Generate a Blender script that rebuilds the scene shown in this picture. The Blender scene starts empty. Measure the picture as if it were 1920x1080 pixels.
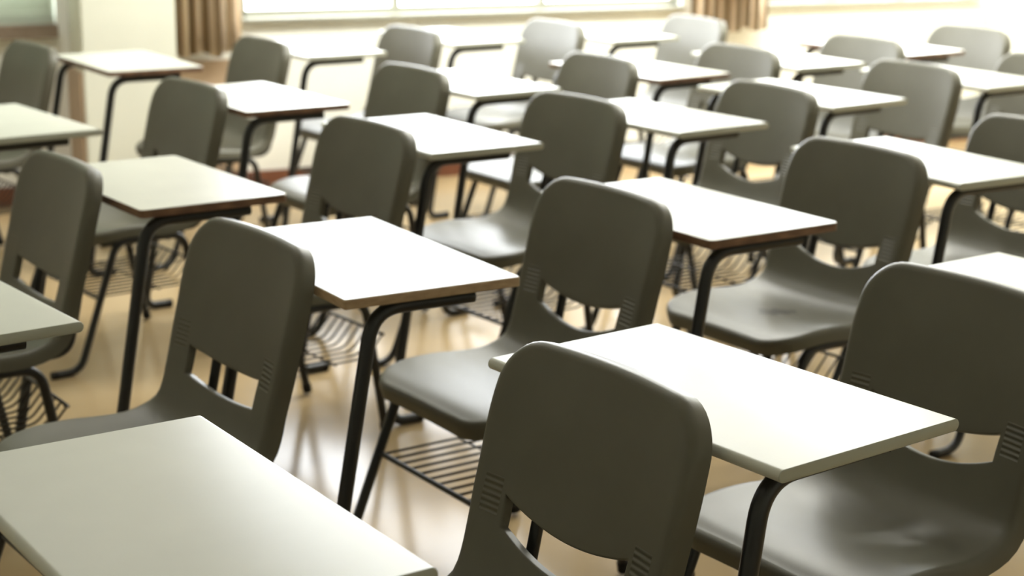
import bpy, bmesh, math, random
from mathutils import Vector, Matrix
random.seed(4)
scene = bpy.context.scene
C = scene.collection
PI = math.pi

# ------------------------------------------------------------------ materials
def mat(name, base, rough=.5, spec=.5, metal=0, coat=0):
    m = bpy.data.materials.new(name); m.use_nodes = True
    b = m.node_tree.nodes['Principled BSDF']
    b.inputs['Base Color'].default_value = (*base, 1)
    b.inputs['Roughness'].default_value = rough
    b.inputs['Specular IOR Level'].default_value = spec
    b.inputs['Metallic'].default_value = metal
    b.inputs['Coat Weight'].default_value = coat
    return m
def nodes(m):
    return m.node_tree.nodes, m.node_tree.links, m.node_tree.nodes['Principled BSDF']
def noise_mix(m, c1, c2, scale, lo=.35, hi=.65, stretch=(1, 1, 1), detail=4):
    n, l, b = nodes(m)
    tc = n.new('ShaderNodeTexCoord'); mp = n.new('ShaderNodeMapping'); mp.inputs['Scale'].default_value = stretch
    nz = n.new('ShaderNodeTexNoise'); nz.inputs['Scale'].default_value = scale; nz.inputs['Detail'].default_value = detail
    r = n.new('ShaderNodeValToRGB')
    r.color_ramp.elements[0].position = lo; r.color_ramp.elements[1].position = hi
    r.color_ramp.elements[0].color = (*c1, 1); r.color_ramp.elements[1].color = (*c2, 1)
    l.new(tc.outputs['Object'], mp.inputs['Vector']); l.new(mp.outputs['Vector'], nz.inputs['Vector'])
    l.new(nz.outputs['Fac'], r.inputs['Fac']); l.new(r.outputs['Color'], b.inputs['Base Color'])
    return nz
def add_bump(m, scale, strength, dist=.001):
    n, l, b = nodes(m)
    tc = n.new('ShaderNodeTexCoord'); nz = n.new('ShaderNodeTexNoise'); nz.inputs['Scale'].default_value = scale
    bp = n.new('ShaderNodeBump'); bp.inputs['Strength'].default_value = strength; bp.inputs['Distance'].default_value = dist
    l.new(tc.outputs['Object'], nz.inputs['Vector']); l.new(nz.outputs['Fac'], bp.inputs['Height'])
    l.new(bp.outputs['Normal'], b.inputs['Normal'])

def plastic(name, scuff=False):
    """moulded polypropylene: fine grain, moulded grip grooves on the two back straps, faint wear"""
    m = mat(name, (.115, .108, .08), .40, .34)
    n, l, b = nodes(m)
    noise_mix(m, (.110, .104, .078), (.124, .118, .090), 9, .3, .7)
    tc = n.new('ShaderNodeTexCoord'); sx = n.new('ShaderNodeSeparateXYZ'); l.new(tc.outputs['Object'], sx.inputs[0])
    def math_(op, a, bb=None):
        k = n.new('ShaderNodeMath'); k.operation = op
        for i, q in enumerate((a, bb)):
            if q is None: continue
            if isinstance(q, (int, float)): k.inputs[i].default_value = q
            else: l.new(q, k.inputs[i])
        return k.outputs[0]
    z = sx.outputs['Z']; ax = math_('ABSOLUTE', sx.outputs['X'])
    mask = math_('MULTIPLY', math_('MULTIPLY', math_('GREATER_THAN', z, .545), math_('LESS_THAN', z, .602)),
                 math_('MULTIPLY', math_('GREATER_THAN', ax, .152), math_('LESS_THAN', ax, .192)))
    groove = math_('MULTIPLY', math_('SINE', math_('MULTIPLY', z, 2 * PI / .0092)), mask)
    b1 = n.new('ShaderNodeBump'); b1.inputs['Strength'].default_value = .8; b1.inputs['Distance'].default_value = .0012
    l.new(groove, b1.inputs['Height'])
    nz = n.new('ShaderNodeTexNoise'); nz.inputs['Scale'].default_value = 420; nz.inputs['Detail'].default_value = 2
    l.new(tc.outputs['Object'], nz.inputs['Vector'])
    b2 = n.new('ShaderNodeBump'); b2.inputs['Strength'].default_value = .12; b2.inputs['Distance'].default_value = .0006
    l.new(nz.outputs['Fac'], b2.inputs['Height']); l.new(b1.outputs['Normal'], b2.inputs['Normal'])
    l.new(b2.outputs['Normal'], b.inputs['Normal'])
    if scuff:                                       # a worn brown scuff with a shape of its own on the seat
        src = b.inputs['Base Color'].links[0].from_socket
        mp = n.new('ShaderNodeMapping'); mp.inputs['Location'].default_value = (.02, .03, 0)
        mp.inputs['Scale'].default_value = (20, 11, 0)
        l.new(tc.outputs['Object'], mp.inputs['Vector'])
        nz2 = n.new('ShaderNodeTexNoise'); nz2.inputs['Scale'].default_value = 45; l.new(tc.outputs['Object'], nz2.inputs['Vector'])
        ln = n.new('ShaderNodeVectorMath'); ln.operation = 'LENGTH'; l.new(mp.outputs['Vector'], ln.inputs[0])
        k = math_('LESS_THAN', math_('ADD', ln.outputs['Value'], math_('MULTIPLY', nz2.outputs['Fac'], 1.6)), 1.35)
        mx = n.new('ShaderNodeMix'); mx.data_type = 'RGBA'
        l.new(k, mx.inputs['Factor']); l.new(src, mx.inputs[6]); mx.inputs[7].default_value = (.035, .028, .018, 1)
        l.new(mx.outputs[2], b.inputs['Base Color'])
    return m
def translucent(m, share):
    n, l, b = nodes(m); src = b.inputs['Base Color'].links[0].from_socket
    tl = n.new('ShaderNodeBsdfTranslucent'); l.new(src, tl.inputs['Color'])
    ms = n.new('ShaderNodeMixShader'); ms.inputs[0].default_value = share
    l.new(b.outputs[0], ms.inputs[1]); l.new(tl.outputs[0], ms.inputs[2]); l.new(ms.outputs[0], n['Material Output'].inputs['Surface'])
M = {}
M['plastic'] = plastic('grey_plastic'); M['plastic_scuffed'] = plastic('grey_plastic_scuffed', True)
M['steel'] = mat('black_painted_steel', (.010, .011, .012), .32, .5); add_bump(M['steel'], 300, .05)
M['rubber'] = mat('black_rubber', (.008, .008, .008), .7, .3)
M['wire'] = mat('dark_rack_wire', (.025, .024, .02), .4, .5)
M['laminate'] = mat('white_laminate', (.54, .545, .48), .36, .32)
noise_mix(M['laminate'], (.52, .525, .46), (.56, .565, .495), 6, .3, .7); add_bump(M['laminate'], 260, .04)
M['edge_white'] = mat('pale_edge_band', (.40, .41, .345), .4)
M['edge_tan'] = mat('raw_tan_edge', (.40, .28, .17), .6); noise_mix(M['edge_tan'], (.34, .23, .13), (.46, .33, .2), 40, .3, .7, (1, 1, 4))
M['edge_brown'] = mat('brown_edge_band', (.16, .08, .045), .5); noise_mix(M['edge_brown'], (.10, .05, .03), (.22, .12, .065), 22, .3, .7, (1, 1, 3))
M['wall'] = mat('cream_wall_paint', (.80, .78, .66), .6, .3); noise_mix(M['wall'], (.79, .79, .68), (.82, .82, .71), 3); add_bump(M['wall'], 90, .08)
M['wall_white'] = mat('white_wall_paint', (.86, .86, .80), .5, .4); noise_mix(M['wall_white'], (.85, .85, .79), (.88, .88, .82), 3)
M['ceiling'] = mat('ceiling_paint', (.82, .82, .78), .8, .2); noise_mix(M['ceiling'], (.8, .8, .76), (.84, .84, .8), 4)
M['baseboard'] = mat('red_brown_baseboard', (.17, .06, .03), .4); noise_mix(M['baseboard'], (.14, .05, .025), (.2, .075, .04), 12, .3, .7, (4, 1, 1))
M['side_panel'] = mat('tan_side_panel', (.46, .33, .22), .5); noise_mix(M['side_panel'], (.43, .31, .205), (.49, .355, .24), 8)
M['sill'] = mat('brown_sill', (.25, .19, .14), .5); noise_mix(M['sill'], (.22, .165, .12), (.28, .215, .16), 14)
M['alu'] = mat('grey_aluminium', (.42, .42, .36), .4, .5, .5); add_bump(M['alu'], 200, .03)
M['blind'] = mat('pale_green_blind', (.55, .58, .50), .5); noise_mix(M['blind'], (.52, .55, .47), (.58, .61, .53), 5); translucent(M['blind'], .35)
# curtain: woven cloth with light and dark vertical stripes
def curtain_mat(name, c1, c2, c3):
    m = mat(name, c1, .9, .2); n, l, b = nodes(m)
    tc = n.new('ShaderNodeTexCoord'); w = n.new('ShaderNodeTexWave'); w.wave_type = 'BANDS'; w.bands_direction = 'X'
    w.inputs['Scale'].default_value = 5.2; w.inputs['Distortion'].default_value = 1.4; w.inputs['Detail'].default_value = 2
    mp = n.new('ShaderNodeMapping'); mp.inputs['Scale'].default_value = (1, .3, .03)
    r = n.new('ShaderNodeValToRGB'); r.color_ramp.elements[0].color = (*c1, 1); r.color_ramp.elements[1].color = (*c2, 1)
    e = r.color_ramp.elements.new(.5); e.color = (*c3, 1)
    l.new(tc.outputs['Object'], mp.inputs['Vector']); l.new(mp.outputs['Vector'], w.inputs['Vector'])
    l.new(w.outputs['Fac'], r.inputs['Fac']); l.new(r.outputs['Color'], b.inputs['Base Color'])
    translucent(m, .5)
    return m
M['curtain'] = curtain_mat('striped_curtain_cloth', (.30, .22, .12), (.86, .76, .60), (.66, .53, .37))
# floor: glossy tan vinyl with faint mottling
M['floor'] = mat('tan_vinyl_floor', (.5, .36, .22), .16, .10)
noise_mix(M['floor'], (.35, .25, .13), (.45, .335, .19), 1.6, .3, .7, (1, 1, 1), 6)
def emit(name, col, s):
    m = bpy.data.materials.new(name); m.use_nodes = True; n = m.node_tree.nodes; n.clear()
    e = n.new('ShaderNodeEmission'); o = n.new('ShaderNodeOutputMaterial')
    e.inputs[0].default_value = (*col, 1); e.inputs[1].default_value = s
    m.node_tree.links.new(e.outputs[0], o.inputs[0]); return m
WIN = 28.0
M['pane'] = emit('daylit_window_pane', (.93, .97, 1), WIN)
M['pane_dim'] = emit('shaded_window_pane', (.90, 1, .97), 24)
M['lamp'] = emit('fluorescent_tube', (1, .98, .9), 22)

# ------------------------------------------------------------------ object helpers
def link(name, bm_or_me, m, parent=None, smooth=False, auto=None):
    if isinstance(bm_or_me, bmesh.types.BMesh):
        me = bpy.data.meshes.new(name); bm_or_me.to_mesh(me); bm_or_me.free()
    else: me = bm_or_me
    o = bpy.data.objects.new(name, me); C.objects.link(o)
    if m: me.materials.append(m)
    if smooth or auto:
        for p in me.polygons: p.use_smooth = True
    if auto: me.set_sharp_from_angle(angle=math.radians(auto))
    if parent: o.parent = parent
    return o
def thing(name, label, cat, loc=(0, 0, 0), rz=0, group=None):
    o = bpy.data.objects.new(name, None); C.objects.link(o); o.empty_display_size = .1
    o.location = loc; o.rotation_euler = (0, 0, rz)
    return tag(o, label, cat, group)
def tag(o, label, cat, group=None):
    o['label'] = label; o['category'] = cat
    if group: o['group'] = group
    return o
def struct(o, label=None, cat=None):
    o['kind'] = 'structure'
    if label: o['label'] = label
    if cat: o['category'] = cat
    return o
def box(bm, x0, x1, y0, y1, z0, z1, M4=None):
    vs = [Vector((x, y, z)) for z in (z0, z1) for y in (y0, y1) for x in (x0, x1)]
    if M4: vs = [M4 @ v for v in vs]
    v = [bm.verts.new(p) for p in vs]
    for f in ((0, 2, 3, 1), (4, 5, 7, 6), (0, 1, 5, 4), (2, 6, 7, 3), (0, 4, 6, 2), (1, 3, 7, 5)):
        bm.faces.new([v[i] for i in f])
def fillet(pts, r, n=8):
    """polyline with rounded corners; r may be a list with one radius per inner corner"""
    P = [Vector(p) for p in pts]; out = [P[0]]
    for i in range(1, len(P) - 1):
        a = (P[i-1] - P[i]).normalized(); b = (P[i+1] - P[i]).normalized()
        ang = a.angle(b); rr = r[i-1] if isinstance(r, (list, tuple)) else r
        d = min(rr / math.tan(ang / 2), .48 * (P[i-1] - P[i]).length, .48 * (P[i+1] - P[i]).length)
        s, e = P[i] + a * d, P[i] + b * d
        for k in range(n + 1):
            t = k / n; out.append((1-t)**2 * s + 2*t*(1-t) * (P[i] * .45 + (s+e)/2 * .55 if False else P[i]) + t*t * e)
    out.append(P[-1]); return out
def tube(bm, pts, rad, seg=14, cap=True, i0=0, i1=None):
    """sweep a circle along pts; i0..i1 builds only that stretch of the path, so that neighbours meet flush"""
    P = [Vector(p) for p in pts]; rings = []; last = len(P) - 1; i1 = last if i1 is None else i1
    T = [(P[min(i+1, last)] - P[max(i-1, 0)]).normalized() for i in range(len(P))]
    ref = Vector((1, 0, 0)) if abs(T[0].x) < .9 else Vector((0, 0, 1))
    N = (ref - ref.dot(T[0]) * T[0]).normalized()
    for i, p in enumerate(P):
        N = (N - N.dot(T[i]) * T[i]).normalized(); B = T[i].cross(N)
        if i0 <= i <= i1:
            rings.append([bm.verts.new(p + rad * (math.cos(2*PI*k/seg) * N + math.sin(2*PI*k/seg) * B)) for k in range(seg)])
    for a, b in zip(rings, rings[1:]):
        for k in range(seg): bm.faces.new((a[k], a[(k+1) % seg], b[(k+1) % seg], b[k]))
    if cap:
        if i0 == 0: bm.faces.new(rings[0][::-1])
        if i1 == last: bm.faces.new(rings[-1])
def tube_obj(name, pts, rad, m, parent, seg=14, i0=0, i1=None):
    bm = bmesh.new(); tube(bm, pts, rad, seg, True, i0, i1)
    if i0 == 0 and i1 is None: bmesh.ops.recalc_face_normals(bm, faces=bm.faces)
    return link(name, bm, m, parent, auto=50)
def lerp(a, b, t): return a + (b - a) * t
def smooth(t): t = max(0, min(1, t)); return t*t*(3-2*t)

# ------------------------------------------------------------------ chair shell
PROF = [(-.205, .405), (-.17, .414), (-.11, .414), (-.03, .407), (.04, .402), (.10, .408), (.143, .430),
        (.166, .468), (.181, .515), (.196, .57), (.213, .635), (.234, .715), (.257, .788)]
def spline(pts, n=400):
    P = [Vector((0, *p)) for p in pts]; P = [2*P[0]-P[1]] + P + [2*P[-1]-P[-2]]; out = []
    m = len(pts) - 1
    for i in range(m):
        a, b, c, d = P[i:i+4]
        for k in range(n // m):
            t = k / (n // m)
            out.append(.5 * ((2*b) + (c-a)*t + (2*a-5*b+4*c-d)*t*t + (3*b-a-3*c+d)*t**3))
    out.append(Vector((0, *pts[-1]))); return out
CURVE = spline(PROF); LEN = [0]
for a, b in zip(CURVE, CURVE[1:]): LEN.append(LEN[-1] + (b-a).length)
TOT = LEN[-1]
def prof(s):
    d = max(0, min(1, s)) * TOT; lo, hi = 0, len(LEN) - 1
    while hi - lo > 1:
        m = (lo + hi) // 2
        if LEN[m] <= d: lo = m
        else: hi = m
    t = (d - LEN[lo]) / (LEN[hi] - LEN[lo]); return CURVE[lo].lerp(CURVE[hi], t)
def s_of_z(z):           # on the back part
    lo, hi = .45, 1.0
    for _ in range(40):
        m = (lo + hi) / 2
        if prof(m).z < z: lo = m
        else: hi = m
    return lo
WID = [(0, .205), (.12, .216), (.3, .217), (.42, .210), (.52, .204), (.6, .203), (.72, .207), (.85, .209), (1, .203)]
def halfw(s):
    for (a, wa), (b, wb) in zip(WID, WID[1:]):
        if s <= b: w = lerp(wa, wb, smooth((s-a)/(b-a))); break
    d = s * TOT; r = .062                         # rounded front corners
    if d < r: w = w - r + math.sqrt(max(0, r*r - (r-d)**2))
    d = (1 - s) * TOT; r = .058                   # rounded top corners
    if d < r: w = w - r + math.sqrt(max(0, r*r - (r-d)**2))
    return w
def shell_point(u, s):
    p = prof(s); w = halfw(s); x = u * w; a = abs(x) / .205
    back = smooth((s - .42) / .2); seat = 1 - back
    y = p.y - back * .013 * a**2.2                      # concave back
    z = p.z + seat * smooth(s/.25) * .014 * a**2.4      # dished seat
    z -= seat * (1 - smooth(s/.14)) * .004 * a**2
    if s > .98: pass
    crown = .006 * (1 - a*a) * smooth((s-.9)/.1)        # slightly crowned top edge
    return Vector((x, y + crown * .28, z + crown))
US = .70                                                # slot half width (share of the half width)
S_B, S_T = s_of_z(.530), s_of_z(.580)
def dip(u): t = min(1, abs(u) / US); return 1 - t**2
DIPS = [.034, .026]
def s_low(u): return S_B - DIPS[0] * dip(u) / TOT
def s_high(u): return S_T - DIPS[1] * dip(u) / TOT
def build_shell():
    us = sorted(set([round(US * k / 12, 5) for k in range(-12, 13)] + [round(sg * lerp(US, 1, k / 7), 5) for k in range(1, 8) for sg in (-1, 1)]))
    # s rows: denser at the rounded front and top
    rows_seat = [(k/30) for k in range(31)]             # 0..1 -> 0..S_B (low edge)
    rows_slot = [k/6 for k in range(1, 6)]
    rows_back = [k/26 for k in range(27)]
    rr = .062 / TOT
    def seat_s(t, u):                                   # first 10 rows cover the corner rounding (cosine spaced)
        top = s_low(u) if abs(u) <= US + 1e-4 else S_B
        if t <= 1/3: return rr * (1 - math.cos(t*3*PI/2))
        return lerp(rr, top, (t - 1/3) / (2/3))
    r2 = .058 / TOT
    def back_s(t, u):
        bot = s_high(u) if abs(u) <= US + 1e-4 else S_T
        if t >= 2/3: return 1 - r2 * (1 - math.sin((t - 2/3) * 3 * PI/2)) if False else 1 - r2 * (1 - math.cos((1 - t) * 3 * PI/2))
        return lerp(bot, 1 - r2, t / (2/3))
    bm = bmesh.new(); part = bm.faces.layers.int.new('part')
    grid = []
    for t in rows_seat: grid.append([bm.verts.new(shell_point(u, seat_s(t, u))) for u in us])
    n_seat = len(grid) - 1
    for t in rows_slot: grid.append([bm.verts.new(shell_point(u, lerp(S_B, S_T, t))) if abs(u) >= US - 1e-4 else None for u in us])
    n_slot = len(grid)
    for t in rows_back: grid.append([bm.verts.new(shell_point(u, back_s(t, u))) for u in us])
    mid = n_seat + 3                                    # seam row inside the straps
    for i in range(len(grid) - 1):
        for j in range(len(us) - 1):
            q = (grid[i][j], grid[i][j+1], grid[i+1][j+1], grid[i+1][j])
            if any(v is None for v in q): continue
            inner = abs(us[j]) <= US + 1e-4 and abs(us[j+1]) <= US + 1e-4
            if inner and n_seat <= i < n_slot: continue
            f = bm.faces.new(q); f[part] = 0 if i < mid else 1
    bm.normal_update()
    # make sure the front surface looks up / forward
    if sum(f.normal.z for f in bm.faces if f[part] == 0) < 0:
        bmesh.ops.reverse_faces(bm, faces=bm.faces); bm.normal_update()
    # ---- rolled rims: walk every boundary loop and extrude it outward and back
    bnd = [e for e in bm.edges if e.is_boundary]
    nb = {}
    for e in bnd:
        for v in e.verts: nb.setdefault(v, []).append(e.other_vert(v))
    loops, seen = [], set()
    for v0 in nb:
        if v0 in seen: continue
        lp = [v0]; seen.add(v0); cur = v0
        while True:
            nx = [w for w in nb[cur] if w not in seen]
            if not nx: break
            cur = nx[0]; lp.append(cur); seen.add(cur)
        loops.append(lp)
    loops.sort(key=len, reverse=True)
    for li, lp in enumerate(loops):
        n = len(lp); outer = li == 0
        nrm = {v: v.normal.copy() for v in lp}
        rad, flange = (.015, .020) if outer else (.004, .013)
        dirs = []
        for i, v in enumerate(lp):
            t = (lp[(i+1) % n].co - lp[i-1].co).normalized()
            o = t.cross(nrm[v]).normalized()
            c = sum((f.calc_center_median() for f in v.link_faces), Vector()) / len(v.link_faces)
            if o.dot(v.co - c) < 0: o = -o
            dirs.append(o)
        for _ in range(3):                              # even the directions out along the loop
            dirs = [(dirs[i-1] + 2*dirs[i] + dirs[(i+1) % n]).normalized() for i in range(n)]
        nn = [nrm[v] for v in lp]
        for _ in range(3):
            nn = [(nn[i-1] + 2*nn[i] + nn[(i+1) % n]).normalized() for i in range(n)]
        base = [v.co.copy() for v in lp]; prev = lp; steps = [(rad*math.sin(a), rad*(1-math.cos(a))) for a in [PI/2*k/5 for k in range(1, 6)]]
        steps += [(rad*1.02, rad + flange*k/3) for k in range(1, 4)]
        if outer: steps = [(a*(1.0), b) for a, b in steps]
        for (a, b) in steps:
            cur = []
            for i in range(n):
                fl = 1.0
                if outer:                               # deeper lip along the front edge of the seat
                    fl = 1.0
                cur.append(bm.verts.new(base[i] + dirs[i]*a - nn[i]*b*fl))
            for i in range(n):
                e = bm.edges.get((prev[i], prev[(i+1) % n]))
                src = [f for f in e.link_faces]
                pf = src[0][part] if src else 0
                f = bm.faces.new((prev[(i+1) % n], prev[i], cur[i], cur[(i+1) % n]))
                f[part] = pf
            prev = cur
    bmesh.ops.recalc_face_normals(bm, faces=bm.faces); bm.normal_update()
    if sum(f.normal.z for f in list(bm.faces)[:200]) < 0:
        bmesh.ops.reverse_faces(bm, faces=bm.faces); bm.normal_update()
    bm.verts.index_update()
    # ---- thickness, split into seat and backrest along the seam in the straps
    TH = .0045; out = []
    bedges = {e for e in bm.edges if e.is_boundary}
    for pid in (0, 1):
        fs = [f for f in bm.faces if f[part] == pid]
        vid, co, no = {}, [], []
        def V(v, side):
            k = (v.index, side)
            if k not in vid:
                vid[k] = len(co); co.append(v.co - v.normal * (TH if side else 0)); no.append(v.normal * (-1 if side else 1))
            return vid[k]
        faces = []
        for f in fs:
            faces.append([V(v, 0) for v in f.verts]); faces.append([V(v, 1) for v in reversed(f.verts)])
            for lpp in f.loops:
                if lpp.edge in bedges:
                    a, b = lpp.vert, lpp.link_loop_next.vert
                    faces.append([V(b, 0), V(a, 0), V(a, 1), V(b, 1)])
        me = bpy.data.meshes.new('seat' if pid == 0 else 'backrest')
        me.from_pydata(co, [], faces)
        for p in me.polygons: p.use_smooth = True
        me.normals_split_custom_set_from_vertices(no)
        out.append(me)
    bm.free(); return out

# ------------------------------------------------------------------ chair
TR = .0115
def make_chair(dips, z_low, z_high):
    global S_B, S_T
    DIPS[:] = dips; S_B, S_T = s_of_z(z_low), s_of_z(z_high)
    t = thing('plastic_chair', 'x', 'chair')
    seat_me, back_me = build_shell()
    link('seat', seat_me, M['plastic'], t); link('backrest', back_me, M['plastic'], t)
    for sg in (-1, 1):
        xr, xf = sg * .222, sg * .236
        zr = .380
        # front leg: from the seat rail down and forward, its end bent flat along the floor
        a, b = Vector((xr, -.118, zr)), Vector((xf, -.255, TR))
        c = Vector((xf, -.34, TR))
        # rear leg: from the seat rail down and backward; one tube bent to shape, split into leg, rail, leg
        a2, b2 = Vector((xr, .10, zr)), Vector((sg * .205, .172, .012))
        path = fillet([c, b, a, a2, b2], [.07, .06, .06], 8)
        leg = tube_obj('leg', path, TR, M['steel'], t, 14, 0, 10)
        tube_obj('foot_cap', [c + Vector((0, .012, 0)), c + Vector((0, -.006, 0))], TR + .0003, M['rubber'], leg)
        leg2 = tube_obj('leg', path, TR, M['steel'], t, 14, 27, 28)
        d = (path[-1] - path[-2]).normalized()
        tube_obj('foot_cap', [b2 - d * .02, b2 + d * .004], TR + .002, M['rubber'], leg2)
        tube_obj('seat_rail', path, TR, M['steel'], t, 14, 10, 27)
        # upright behind the backrest
        xs = sg * .125
        up = fillet([(xs, .06, .374), (xs, .205, .374), (xs, .246, .56), (xs, .262, .63)], [.05, .1], 6)
        tube_obj('back_support', up, .010, M['steel'], t)
    # cross tubes under the seat
    for y in (-.06, .06):
        tube_obj('crossbar', fillet([(-.222, y, .378), (-.20, y, .366), (.20, y, .366), (.222, y, .378)], .015, 4), .008, M['steel'], t, 10)
    # book rack: front bar between the front legs and wires curving up at the rear
    fr = lambda z: -.118 + (-.255 + .118) * (.380 - z) / (.380 - TR)
    fx = lambda z: .222 + .014 * (.380 - z) / (.380 - TR)
    rack = tube_obj('book_rack', [(-fx(.215), fr(.215), .215), (fx(.215), fr(.215), .215)], .006, M['steel'], t, 10)
    bm = bmesh.new()
    for k in range(12):
        x = lerp(-.205, .205, k / 11)
        tube(bm, fillet([(x, fr(.215), .2185), (x, .115, .2185), (x, .165, .275)], [.05], 5), .0028, 6)
    tube(bm, [(-.21, .165, .275), (.21, .165, .275)], .004, 8)
    tube(bm, [(-.21, .02, .215), (.21, .02, .215)], .003, 6)
    for sg in (-1, 1):
        tube(bm, [(sg*.21, .165, .275), (sg*.230, .150, .285)], .004, 8)
    bmesh.ops.recalc_face_normals(bm, faces=bm.faces)
    link('wire_grid', bm, M['wire'], rack, smooth=True)
    return t

# ------------------------------------------------------------------ desk
DW, DD, DH, DT = .615, .36, .74, .0185
def plan_outline(hw, hd, r, n=5):
    pts = []
    for cx, cy, a0 in ((hw-r, hd-r, 0), (-hw+r, hd-r, 90), (-hw+r, -hd+r, 180), (hw-r, -hd+r, 270)):
        for k in range(n + 1):
            a = math.radians(a0 + 90*k/n); pts.append((cx + r*math.cos(a), cy + r*math.sin(a)))
    return pts
def make_desk(style):
    t = thing('school_desk', 'x', 'desk')
    hw, hd = DW/2, DD/2; z0, z1 = DH - DT, DH
    if style == 'white':                                # post-formed top: front and rear edges rolled over, pale band on the short ends
        bm = bmesh.new(); r = DT/2
        pr = [(-hd + r - r*math.sin(a) , z0 + r - r*math.cos(a)) for a in [PI*k/10 for k in range(11)]]
        pr += [(hd - r + r*math.sin(a), z0 + r + r*math.cos(a)) for a in [PI*k/10 for k in range(11)]]
        xs = (-hw + .0015, hw - .0015)
        rings = [[bm.verts.new((x, y, z)) for y, z in pr] for x in xs]
        n = len(pr)
        for k in range(n): bm.faces.new((rings[0][k], rings[0][(k+1) % n], rings[1][(k+1) % n], rings[1][k]))
        bm.faces.new(rings[0]); bm.faces.new(rings[1])
        bmesh.ops.recalc_face_normals(bm, faces=bm.faces)
        top = link('desktop', bm, M['laminate'], t, auto=40)
        for sg in (-1, 1):
            bm = bmesh.new()
            a = [bm.verts.new((sg*(hw - .0015), y, z)) for y, z in pr]
            m1 = [bm.verts.new((sg*(hw - .0005), y, z)) for y, z in pr]
            b = [bm.verts.new((sg*hw, y*.9985, (z-DH+DT/2)*.93 + DH - DT/2)) for y, z in pr]
            for A, B in ((a, m1), (m1, b)):
                for k in range(n): bm.faces.new((A[k], A[(k+1) % n], B[(k+1) % n], B[k]))
            bm.faces.new(b); bm.faces.new(a)
            bmesh.ops.recalc_face_normals(bm, faces=bm.faces)
            link('edge_band', bm, M['edge_white'], top, auto=40)
    else:
        rp = .012 if style == 'brown' else .004
        bm = bmesh.new(); o = plan_outline(hw - .0015, hd - .0015, rp)
        lo = [bm.verts.new((x, y, z0)) for x, y in o]; hi = [bm.verts.new((x, y, z1)) for x, y in o]
        n = len(o)
        for k in range(n): bm.faces.new((lo[k], lo[(k+1) % n], hi[(k+1) % n], hi[k]))
        bm.faces.new(lo[::-1]); bm.faces.new(hi)
        bmesh.ops.recalc_face_normals(bm, faces=bm.faces)
        top = link('desktop', bm, M['laminate'], t, auto=40)
        bm = bmesh.new(); o2 = plan_outline(hw, hd, rp + .0015)
        R4 = [[bm.verts.new((x, y, z)) for x, y in oo] for oo, z in ((o, z0), (o2, z0 + .001), (o2, z1 - .0025), (o, z1 - .0008))]
        for A, B in zip(R4, R4[1:] + R4[:1]):
            for k in range(n): bm.faces.new((A[k], A[(k+1) % n], B[(k+1) % n], B[k]))
        bmesh.ops.recalc_face_normals(bm, faces=bm.faces)
        link('edge_band', bm, M['edge_' + style], top, auto=40)
    zt = z0 - .0135
    for sg in (-1, 1):
        inset = .050 if style == 'white' else .030
        back = .045 if style == 'tan' else 0
        x = sg * (hw - inset); xf = sg * (hw - inset + .018)
        foot = Vector((xf, -hd - .105 + back, .0135)); ends = Vector((x, hd - .085, zt))
        path = fillet([ends, Vector((x, -hd + .025 + back, zt)), foot, foot + Vector((0, .09, 0))], [.07, .04], 10)
        leg = tube_obj('leg', path, .0135, M['steel'], t, 16, 11)
        tube_obj('support_arm', path, .0135, M['steel'], t, 16, 0, 11)
        e = path[-1]; tube_obj('foot_cap', [e - Vector((0, .012, 0)), e + Vector((0, .006, 0))], .0137, M['rubber'], leg)
    tube_obj('crossbar', [(-(hw-.04), hd - .095, zt), (hw - .04, hd - .095, zt)], .010, M['steel'], t, 10)
    return t

def copy_thing(root):
    r = root.copy(); C.objects.link(r)
    for ch in list(root.children):
        c = ch.copy(); C.objects.link(c); c.parent = r
        for g in list(ch.children):
            d = g.copy(); C.objects.link(d); d.parent = c
    return r

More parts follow.
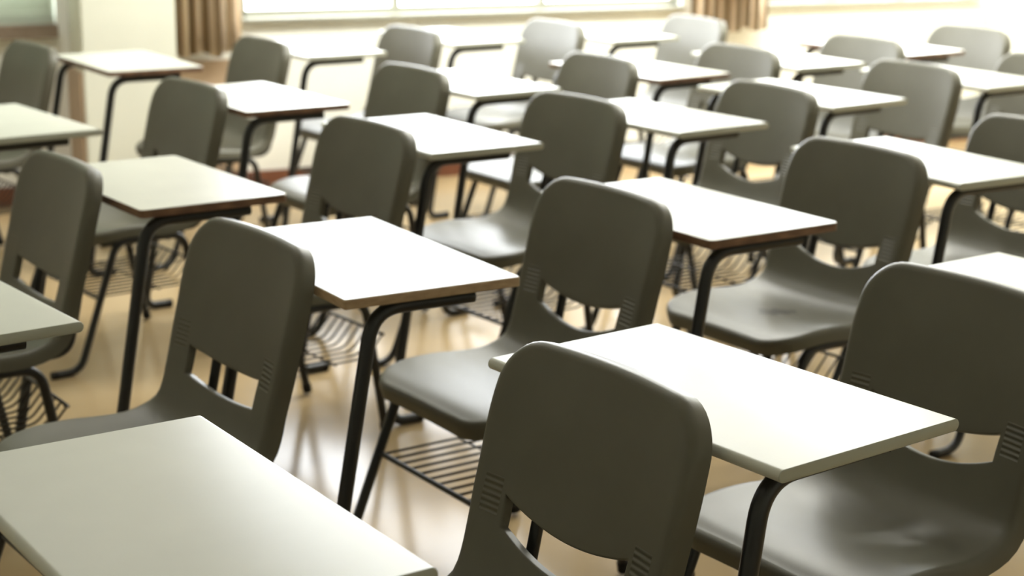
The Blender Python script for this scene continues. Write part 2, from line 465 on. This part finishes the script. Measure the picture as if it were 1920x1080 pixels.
CHAIRS = [
 ('C1', -.080, 2.120, -54.5, 'largest sharp grey chair at front centre, its backrest overlapping the large white desk'),
 ('C2', .568, 2.658, -55, 'grey chair cut off by the right edge, behind the big sharp white desk'),
 ('C3', -.012, 3.452, -55.3, 'grey chair in the middle, just behind the desk with the tan edge'),
 ('C4', -.698, 2.972, -53.5, 'grey chair left of the tan-edged desk, behind the nearest desk corner'),
 ('C5', .661, 4.068, -54.7, 'grey chair with a dark scuff on its seat, behind a brown-edged desk'),
 ('C6', -.594, 4.345, -53, 'grey chair between the left brown-edged desk and the middle chair, backrest above the tan-edged desk'),
 ('C8', -.015, 4.89, -52, 'grey chair right behind the middle chair, its pale seat at left'),
 ('C9', -1.211, 5.119, -52, 'grey chair behind the left brown-edged desk, in front of the column'),
 ('C12', -.553, 5.587, -53.5, 'dark grey chair between two white desks, in front of the white wall left of centre'),
 ('C0', -1.258, 3.730, -54.8, 'grey chair near the left edge, just left of a brown-edged desk, slot showing floor'),
 ('CX', -2.002, 6.166, -52.4, 'bluish grey chair at the top left corner, under the blind window'),
 ('C14', -1.188, 6.447, -55.1, 'small dark grey chair just right of the striped curtain by the column'),
 ('CA', -.637, 6.947, -54.2, 'pale grey chair against the white wall, leftmost of three in the window row'),
 ('CB', -.040, 7.318, -56, 'pale grey chair against the white wall, middle of three in the window row'),
 ('CC', .600, 7.600, -58, 'pale grey chair against the white wall below the right curtain'),
 ('C13', .097, 6.002, -56, 'light grey chair at upper centre, right in front of the middle window chair'),
 ('C17', .652, 6.36, -55, 'light grey chair standing in front of the chair below the right curtain'),
 ('C10', .596, 5.231, -57, 'grey chair directly behind and left of the scuffed chair, bowed slot showing tan floor'),
 ('C16', 1.205, 6.765, -55, 'grey chair in the far row, left of the farthest desk at top right'),
 ('C15', 1.199, 5.866, -57, 'pale grey chair with its slot visible above the scuffed chair at right'),
 ('C18', 1.76, 7.25, -56, 'palest grey chair, farthest of all at the top right'),
 ('C19', 1.760, 6.150, -56, 'grey chair cut by the right edge, below the farthest pale chair'),
 ('C11', 1.240, 4.517, -56, 'grey chair cut by the right edge, right of the scuffed chair'),
]
DESKS = [
 ('T1', -.399, 1.871, -55.7, 'white', 'nearest white desk filling the bottom left corner'),
 ('T2', .295, 2.380, -52.1, 'white', 'large sharp white desk with pale rounded edges right of front centre'),
 ('T3', -.298, 3.211, -58.6, 'tan', 'white desk with a raw tan edge left of the middle chair'),
 ('T4', -1.039, 2.832, -51.9, 'white', 'greyish white desk cut by the left edge, above the nearest desk'),
 ('T5', .380, 3.715, -55.9, 'brown', 'bright white desk with brown edge beside the scuffed chair'),
 ('T6', -.839, 3.954, -54.5, 'brown', 'cream white desk with brown edge at left, two chairs around it'),
 ('T7', 1.01, 2.94, -53.6, 'white', 'white desk half hidden behind the chair cut off at right'),
 ('T8', -.238, 4.724, -56.2, 'white', 'white desk left of the chair behind the middle chair'),
 ('T9', -1.485, 4.852, -52.1, 'white', 'greenish white desk cut by the left edge, in the upper left'),
 ('T10', .425, 5.12, -52.7, 'white', 'white desk just right of the chair directly behind the middle chair'),
 ('T11', 1.066, 4.383, -58, 'white', 'white desk right of the scuffed chair, its rear end at the right edge'),
 ('T12', -.832, 5.429, -55.5, 'brown', 'white desk with brown edge below the small dark chair by the curtain'),
 ('T13', -.166, 5.853, -53.0, 'white', 'white desk at upper centre, right of the dark grey chair before the wall'),
 ('T14', -1.451, 6.352, -57, 'brown', 'white desk standing in front of the cream column'),
 ('T15', .958, 5.672, -52, 'white', 'white desk in front of the pale chair whose slot is visible'),
 ('T16', 1.035, 6.70, -55, 'white', 'small white desk in the far row, left of the grey far-row chair'),
 ('T17', .458, 6.306, -52, 'brown', 'bright desk with thin brown edge in front of the chair below the right curtain'),
 ('T18', 1.54, 7.17, -55, 'brown', 'farthest white desk at top right, left of the palest chair'),
 ('T19', 1.612, 6.192, -56.2, 'white', 'white desk at upper right, its end cut by the right edge'),
 ('TA', -.83, 6.90, -55, 'white', 'overexposed desk against the white wall, left of the leftmost window chair'),
 ('TB', -.28, 7.42, -55, 'white', 'overexposed desk against the white wall, left of the middle window chair'),
 ('TC', .40, 7.62, -56, 'white', 'overexposed desk against the white wall, left of the chair below the right curtain'),
]


chair0 = {'bowed': make_chair((.034, .026), .530, .582), 'straight': make_chair((.012, .008), .500, .560)}; desk0 = {k: make_desk(k) for k in ('white', 'tan', 'brown')}
used = set()
def place(proto, key, name, x, y, deg, label, cat, group):
    o = proto if key not in used else copy_thing(proto); used.add(key)
    o.location = (x, y, 0); o.rotation_euler = (0, 0, math.radians(deg)); tag(o, label, cat, group); return o
for key, x, y, deg, label in CHAIRS:
    shape = 'straight' if key in ('C0', 'C4', 'C15', 'CB') else 'bowed'   # two mouldings of the back slot
    o = place(chair0[shape], shape, 'plastic_chair', x, y, deg, label, 'chair', 'grey plastic classroom chairs')
    if key == 'C5':
        s = [c for c in o.children if c.name.startswith('seat') and not c.name.startswith('seat_')][0]
        s.data = s.data.copy(); s.data.materials[0] = M['plastic_scuffed']
for key, x, y, deg, style, label in DESKS:
    place(desk0[style], style, 'school_desk', x, y, deg, label, 'desk', 'white-topped classroom desks')

# ------------------------------------------------------------------ the room (wall frame: u along the window wall, v into the room)
PHI = math.radians(24.5); P0 = Vector((-1.12, 7.70, 0))
RM = Matrix.Translation(P0) @ Matrix.Rotation(PHI, 4, 'Z')      # local x = u, local -y = into the room
def room(name, boxes, m, parent=None, bev=0):
    bm = bmesh.new()
    for b in boxes: box(bm, *b)
    if bev: bmesh.ops.bevel(bm, geom=bm.edges[:], offset=bev, segments=2, affect='EDGES')
    o = link(name, bm, m, parent)
    if not parent: o.matrix_world = RM
    return o
U0, U1, V1, H = -6.0, 4.05, -10.2, 3.1
SILL, WTOP = .775, 2.45
WINS = [(-2.9, -.93), (-.12, 2.15), (2.62, 4.0)]
boxes = []; edges = [U0] + [q for w in WINS for q in w] + [U1]
struct(room('floor', [(U0 - .2, U1 + .2, V1 - .2, .2, -.12, 0)], M['floor']), 'glossy tan vinyl floor under the chairs', 'floor')
struct(room('ceiling', [(U0 - .2, U1 + .2, V1 - .2, .2, H, H + .12)], M['ceiling']), 'plain white ceiling', 'ceiling')
for a, b in zip(edges[::2], edges[1::2]): boxes.append((a, b, 0, .2, 0, H))
for a, b in WINS: boxes += [(a, b, 0, .2, 0, SILL), (a, b, 0, .2, WTOP, H)]
struct(room('wall_back', boxes, M['wall_white']), 'white window wall behind the rows of desks', 'wall')
struct(room('wall_left', [(U0 - .2, U0, V1, .2, 0, H)], M['wall']), 'cream front wall of the classroom', 'wall')
struct(room('wall_right', [(U1, U1 + .2, V1, .2, 0, H)], M['wall']), 'cream rear wall at the far right', 'wall')
struct(room('wall_front', [(U0 - .2, U1 + .2, V1 - .2, V1, 0, H)], M['wall']), 'cream corridor wall', 'wall')
struct(room('trim_1', [(-.88, -.485, -.30, 0, 0, H)], M['wall'], bev=.006), 'cream column projecting from the window wall', 'column')
struct(room('trim_2', [(-.485, -.13, -.016, 0, .085, .60), (-.893, -.88, -.29, 0, .0, .60)], M['side_panel']), 'thin tan panels low on both sides of the column', 'wall panel')  # thin tan boxes on the lower wall and the column's left face
struct(room('baseboard_back', [(U0, -.88, -.018, 0, 0, .085), (-.485, U1, -.018, 0, 0, .085)], M['baseboard']), 'red-brown baseboard along the window wall', 'baseboard')
for i, (a, b) in enumerate(WINS):
    fr = [(a, b, .05, .11, SILL, SILL + .035), (a, b, .05, .11, WTOP - .05, WTOP), (a, a + .04, .05, .11, SILL, WTOP), (b - .04, b, .05, .11, SILL, WTOP)]
    nm = 3
    for k in range(1, nm):
        c = lerp(a, b, k / nm); fr.append((c - .02, c + .02, .05, .11, SILL + .035, WTOP - .05))
    w = struct(room('window_%d' % (i + 1), fr, M['alu']), ('window with pale blinds left of the column', 'wide overexposed window along the back wall', 'overexposed window right of the right curtain')[i], 'window')
    room('pane', [(a + .03, b - .03, .078, .084, SILL + .03, WTOP - .04)], M['pane'] if i else M['pane_dim'], w)
    room('sill', [(a - .0, b + .0, -.035 if i else -.05, .05, SILL - (.012 if i else .05), SILL + .004)], M['alu'] if i else M['sill'], w)
# blind in front of the left window
bl = thing('window_blind', 'pale green slatted blind in the window left of the column', 'blind')
bl.matrix_world = RM
bm = bmesh.new()
for k in range(40):
    z = SILL + .04 + k * .046
    box(bm, -2.85, -.95, -.010, .014, z, z + .0445, Matrix.Translation((0, 0, 0)))
slats = link('slats', bm, M['blind'], bl)
bm = bmesh.new(); box(bm, -2.86, -.94, -.014, .018, SILL + .008, SILL + .04); link('bottom_rail', bm, M['blind'], bl)
bm = bmesh.new(); box(bm, -2.86, -.94, -.02, .03, WTOP - .06, WTOP - .01); link('head_rail', bm, M['blind'], bl)
# curtains
def curtain(u0, u1, v, zb, zt, folds, label, seed):
    rnd = random.Random(seed); bm = bmesh.new(); n = folds * 14; mrows = 12; ph = [rnd.uniform(-.5, .5) for _ in range(folds + 2)]
    g = []
    for i in range(mrows + 1):
        t = i / mrows; row = []
        for k in range(n + 1):
            q = k / n; f = q * folds; j = int(f)
            d = math.sin(2*PI*f + .8*ph[j]) * (.030 - .008*t) + .006*math.sin(5*f + 3*t)
            zb_ = zb + .012 * math.sin(2.2*f + seed)
            row.append(bm.verts.new((lerp(u0, u1, q) + .006*math.sin(4*PI*f), v + d, lerp(zb_, zt, t))))
        g.append(row)
    for i in range(mrows):
        for k in range(n): bm.faces.new((g[i][k], g[i][k+1], g[i+1][k+1], g[i+1][k]))
    bmesh.ops.solidify(bm, geom=bm.faces[:], thickness=.003)
    bmesh.ops.recalc_face_normals(bm, faces=bm.faces)
    o = link('curtain', bm, M['curtain'], None, smooth=True); o.matrix_world = RM
    return tag(o, label, 'curtain', 'striped curtains beside the wide window')
curtain(-.475, -.14, -.09, .635, 2.6, 7, 'beige and brown striped curtain hanging right of the column', 1)
curtain(2.16, 2.60, -.09, .66, 2.6, 8, 'pale striped curtain at the right end of the wide window', 2)

# ------------------------------------------------------------------ light: daylight through the windows, unseen ceiling lamps, some added to brighten wall and column
def area(name, loc_room, rot, sx, sy, power, col):
    l = bpy.data.lights.new(name, 'AREA'); l.shape = 'RECTANGLE'; l.size = sx; l.size_y = sy; l.energy = power; l.color = col
    o = bpy.data.objects.new(name, l); C.objects.link(o)
    o.matrix_world = RM @ Matrix.Translation(loc_room) @ rot
    return o
for u, v, pw in ((-1.5, -1.6, 50), (.75, -1.6, 140), (2.1, -1.6, 140), (3.3, -1.6, 110), (.75, -2.6, 22), (2.3, -2.6, 22),
                 (-3.4, -2.6, 6), (-2.6, -5.6, 2), (-.2, -5.6, 5), (2.2, -5.6, 7)):
    area('ceiling_lamp_fill', (u, v, H - .08), Matrix.Rotation(0, 4, 'X'), 1.2, .25, pw, (1, 1, .93))  # no fixtures; window-side and left ones added to brighten wall, column and far chairs
w = bpy.data.worlds.new('sky'); scene.world = w; w.use_nodes = True
w.node_tree.nodes['Background'].inputs[0].default_value = (.9, .95, 1, 1); w.node_tree.nodes['Background'].inputs[1].default_value = 1.0

# ------------------------------------------------------------------ camera
p, r = math.radians(14.2394), math.radians(.6363)
fw = Vector((0, math.cos(p), -math.sin(p))); up = Vector((0, math.sin(p), math.cos(p))); ri = Vector((1, 0, 0))
R1 = math.cos(r) * ri + math.sin(r) * up; U1_ = -math.sin(r) * ri + math.cos(r) * up
cam = bpy.data.cameras.new('camera'); co = bpy.data.objects.new('camera', cam); C.objects.link(co)
mw = Matrix((R1, U1_, -fw)).transposed().to_4x4(); mw.translation = (0, 0, 1.49); co.matrix_world = mw
cam.sensor_width = 36; cam.lens = 3178.5 / 1920 * 36; cam.clip_start = .05
cam.dof.use_dof = True; cam.dof.focus_distance = 2.35; cam.dof.aperture_fstop = 4.3
scene.camera = co
vs = scene.view_settings; vs.view_transform = 'Standard'; vs.look = 'None'; vs.gamma = 1; vs.exposure = -0.88; vs.use_curve_mapping = False
scene.cycles.use_denoising = True
scene.cycles.max_bounces = 8
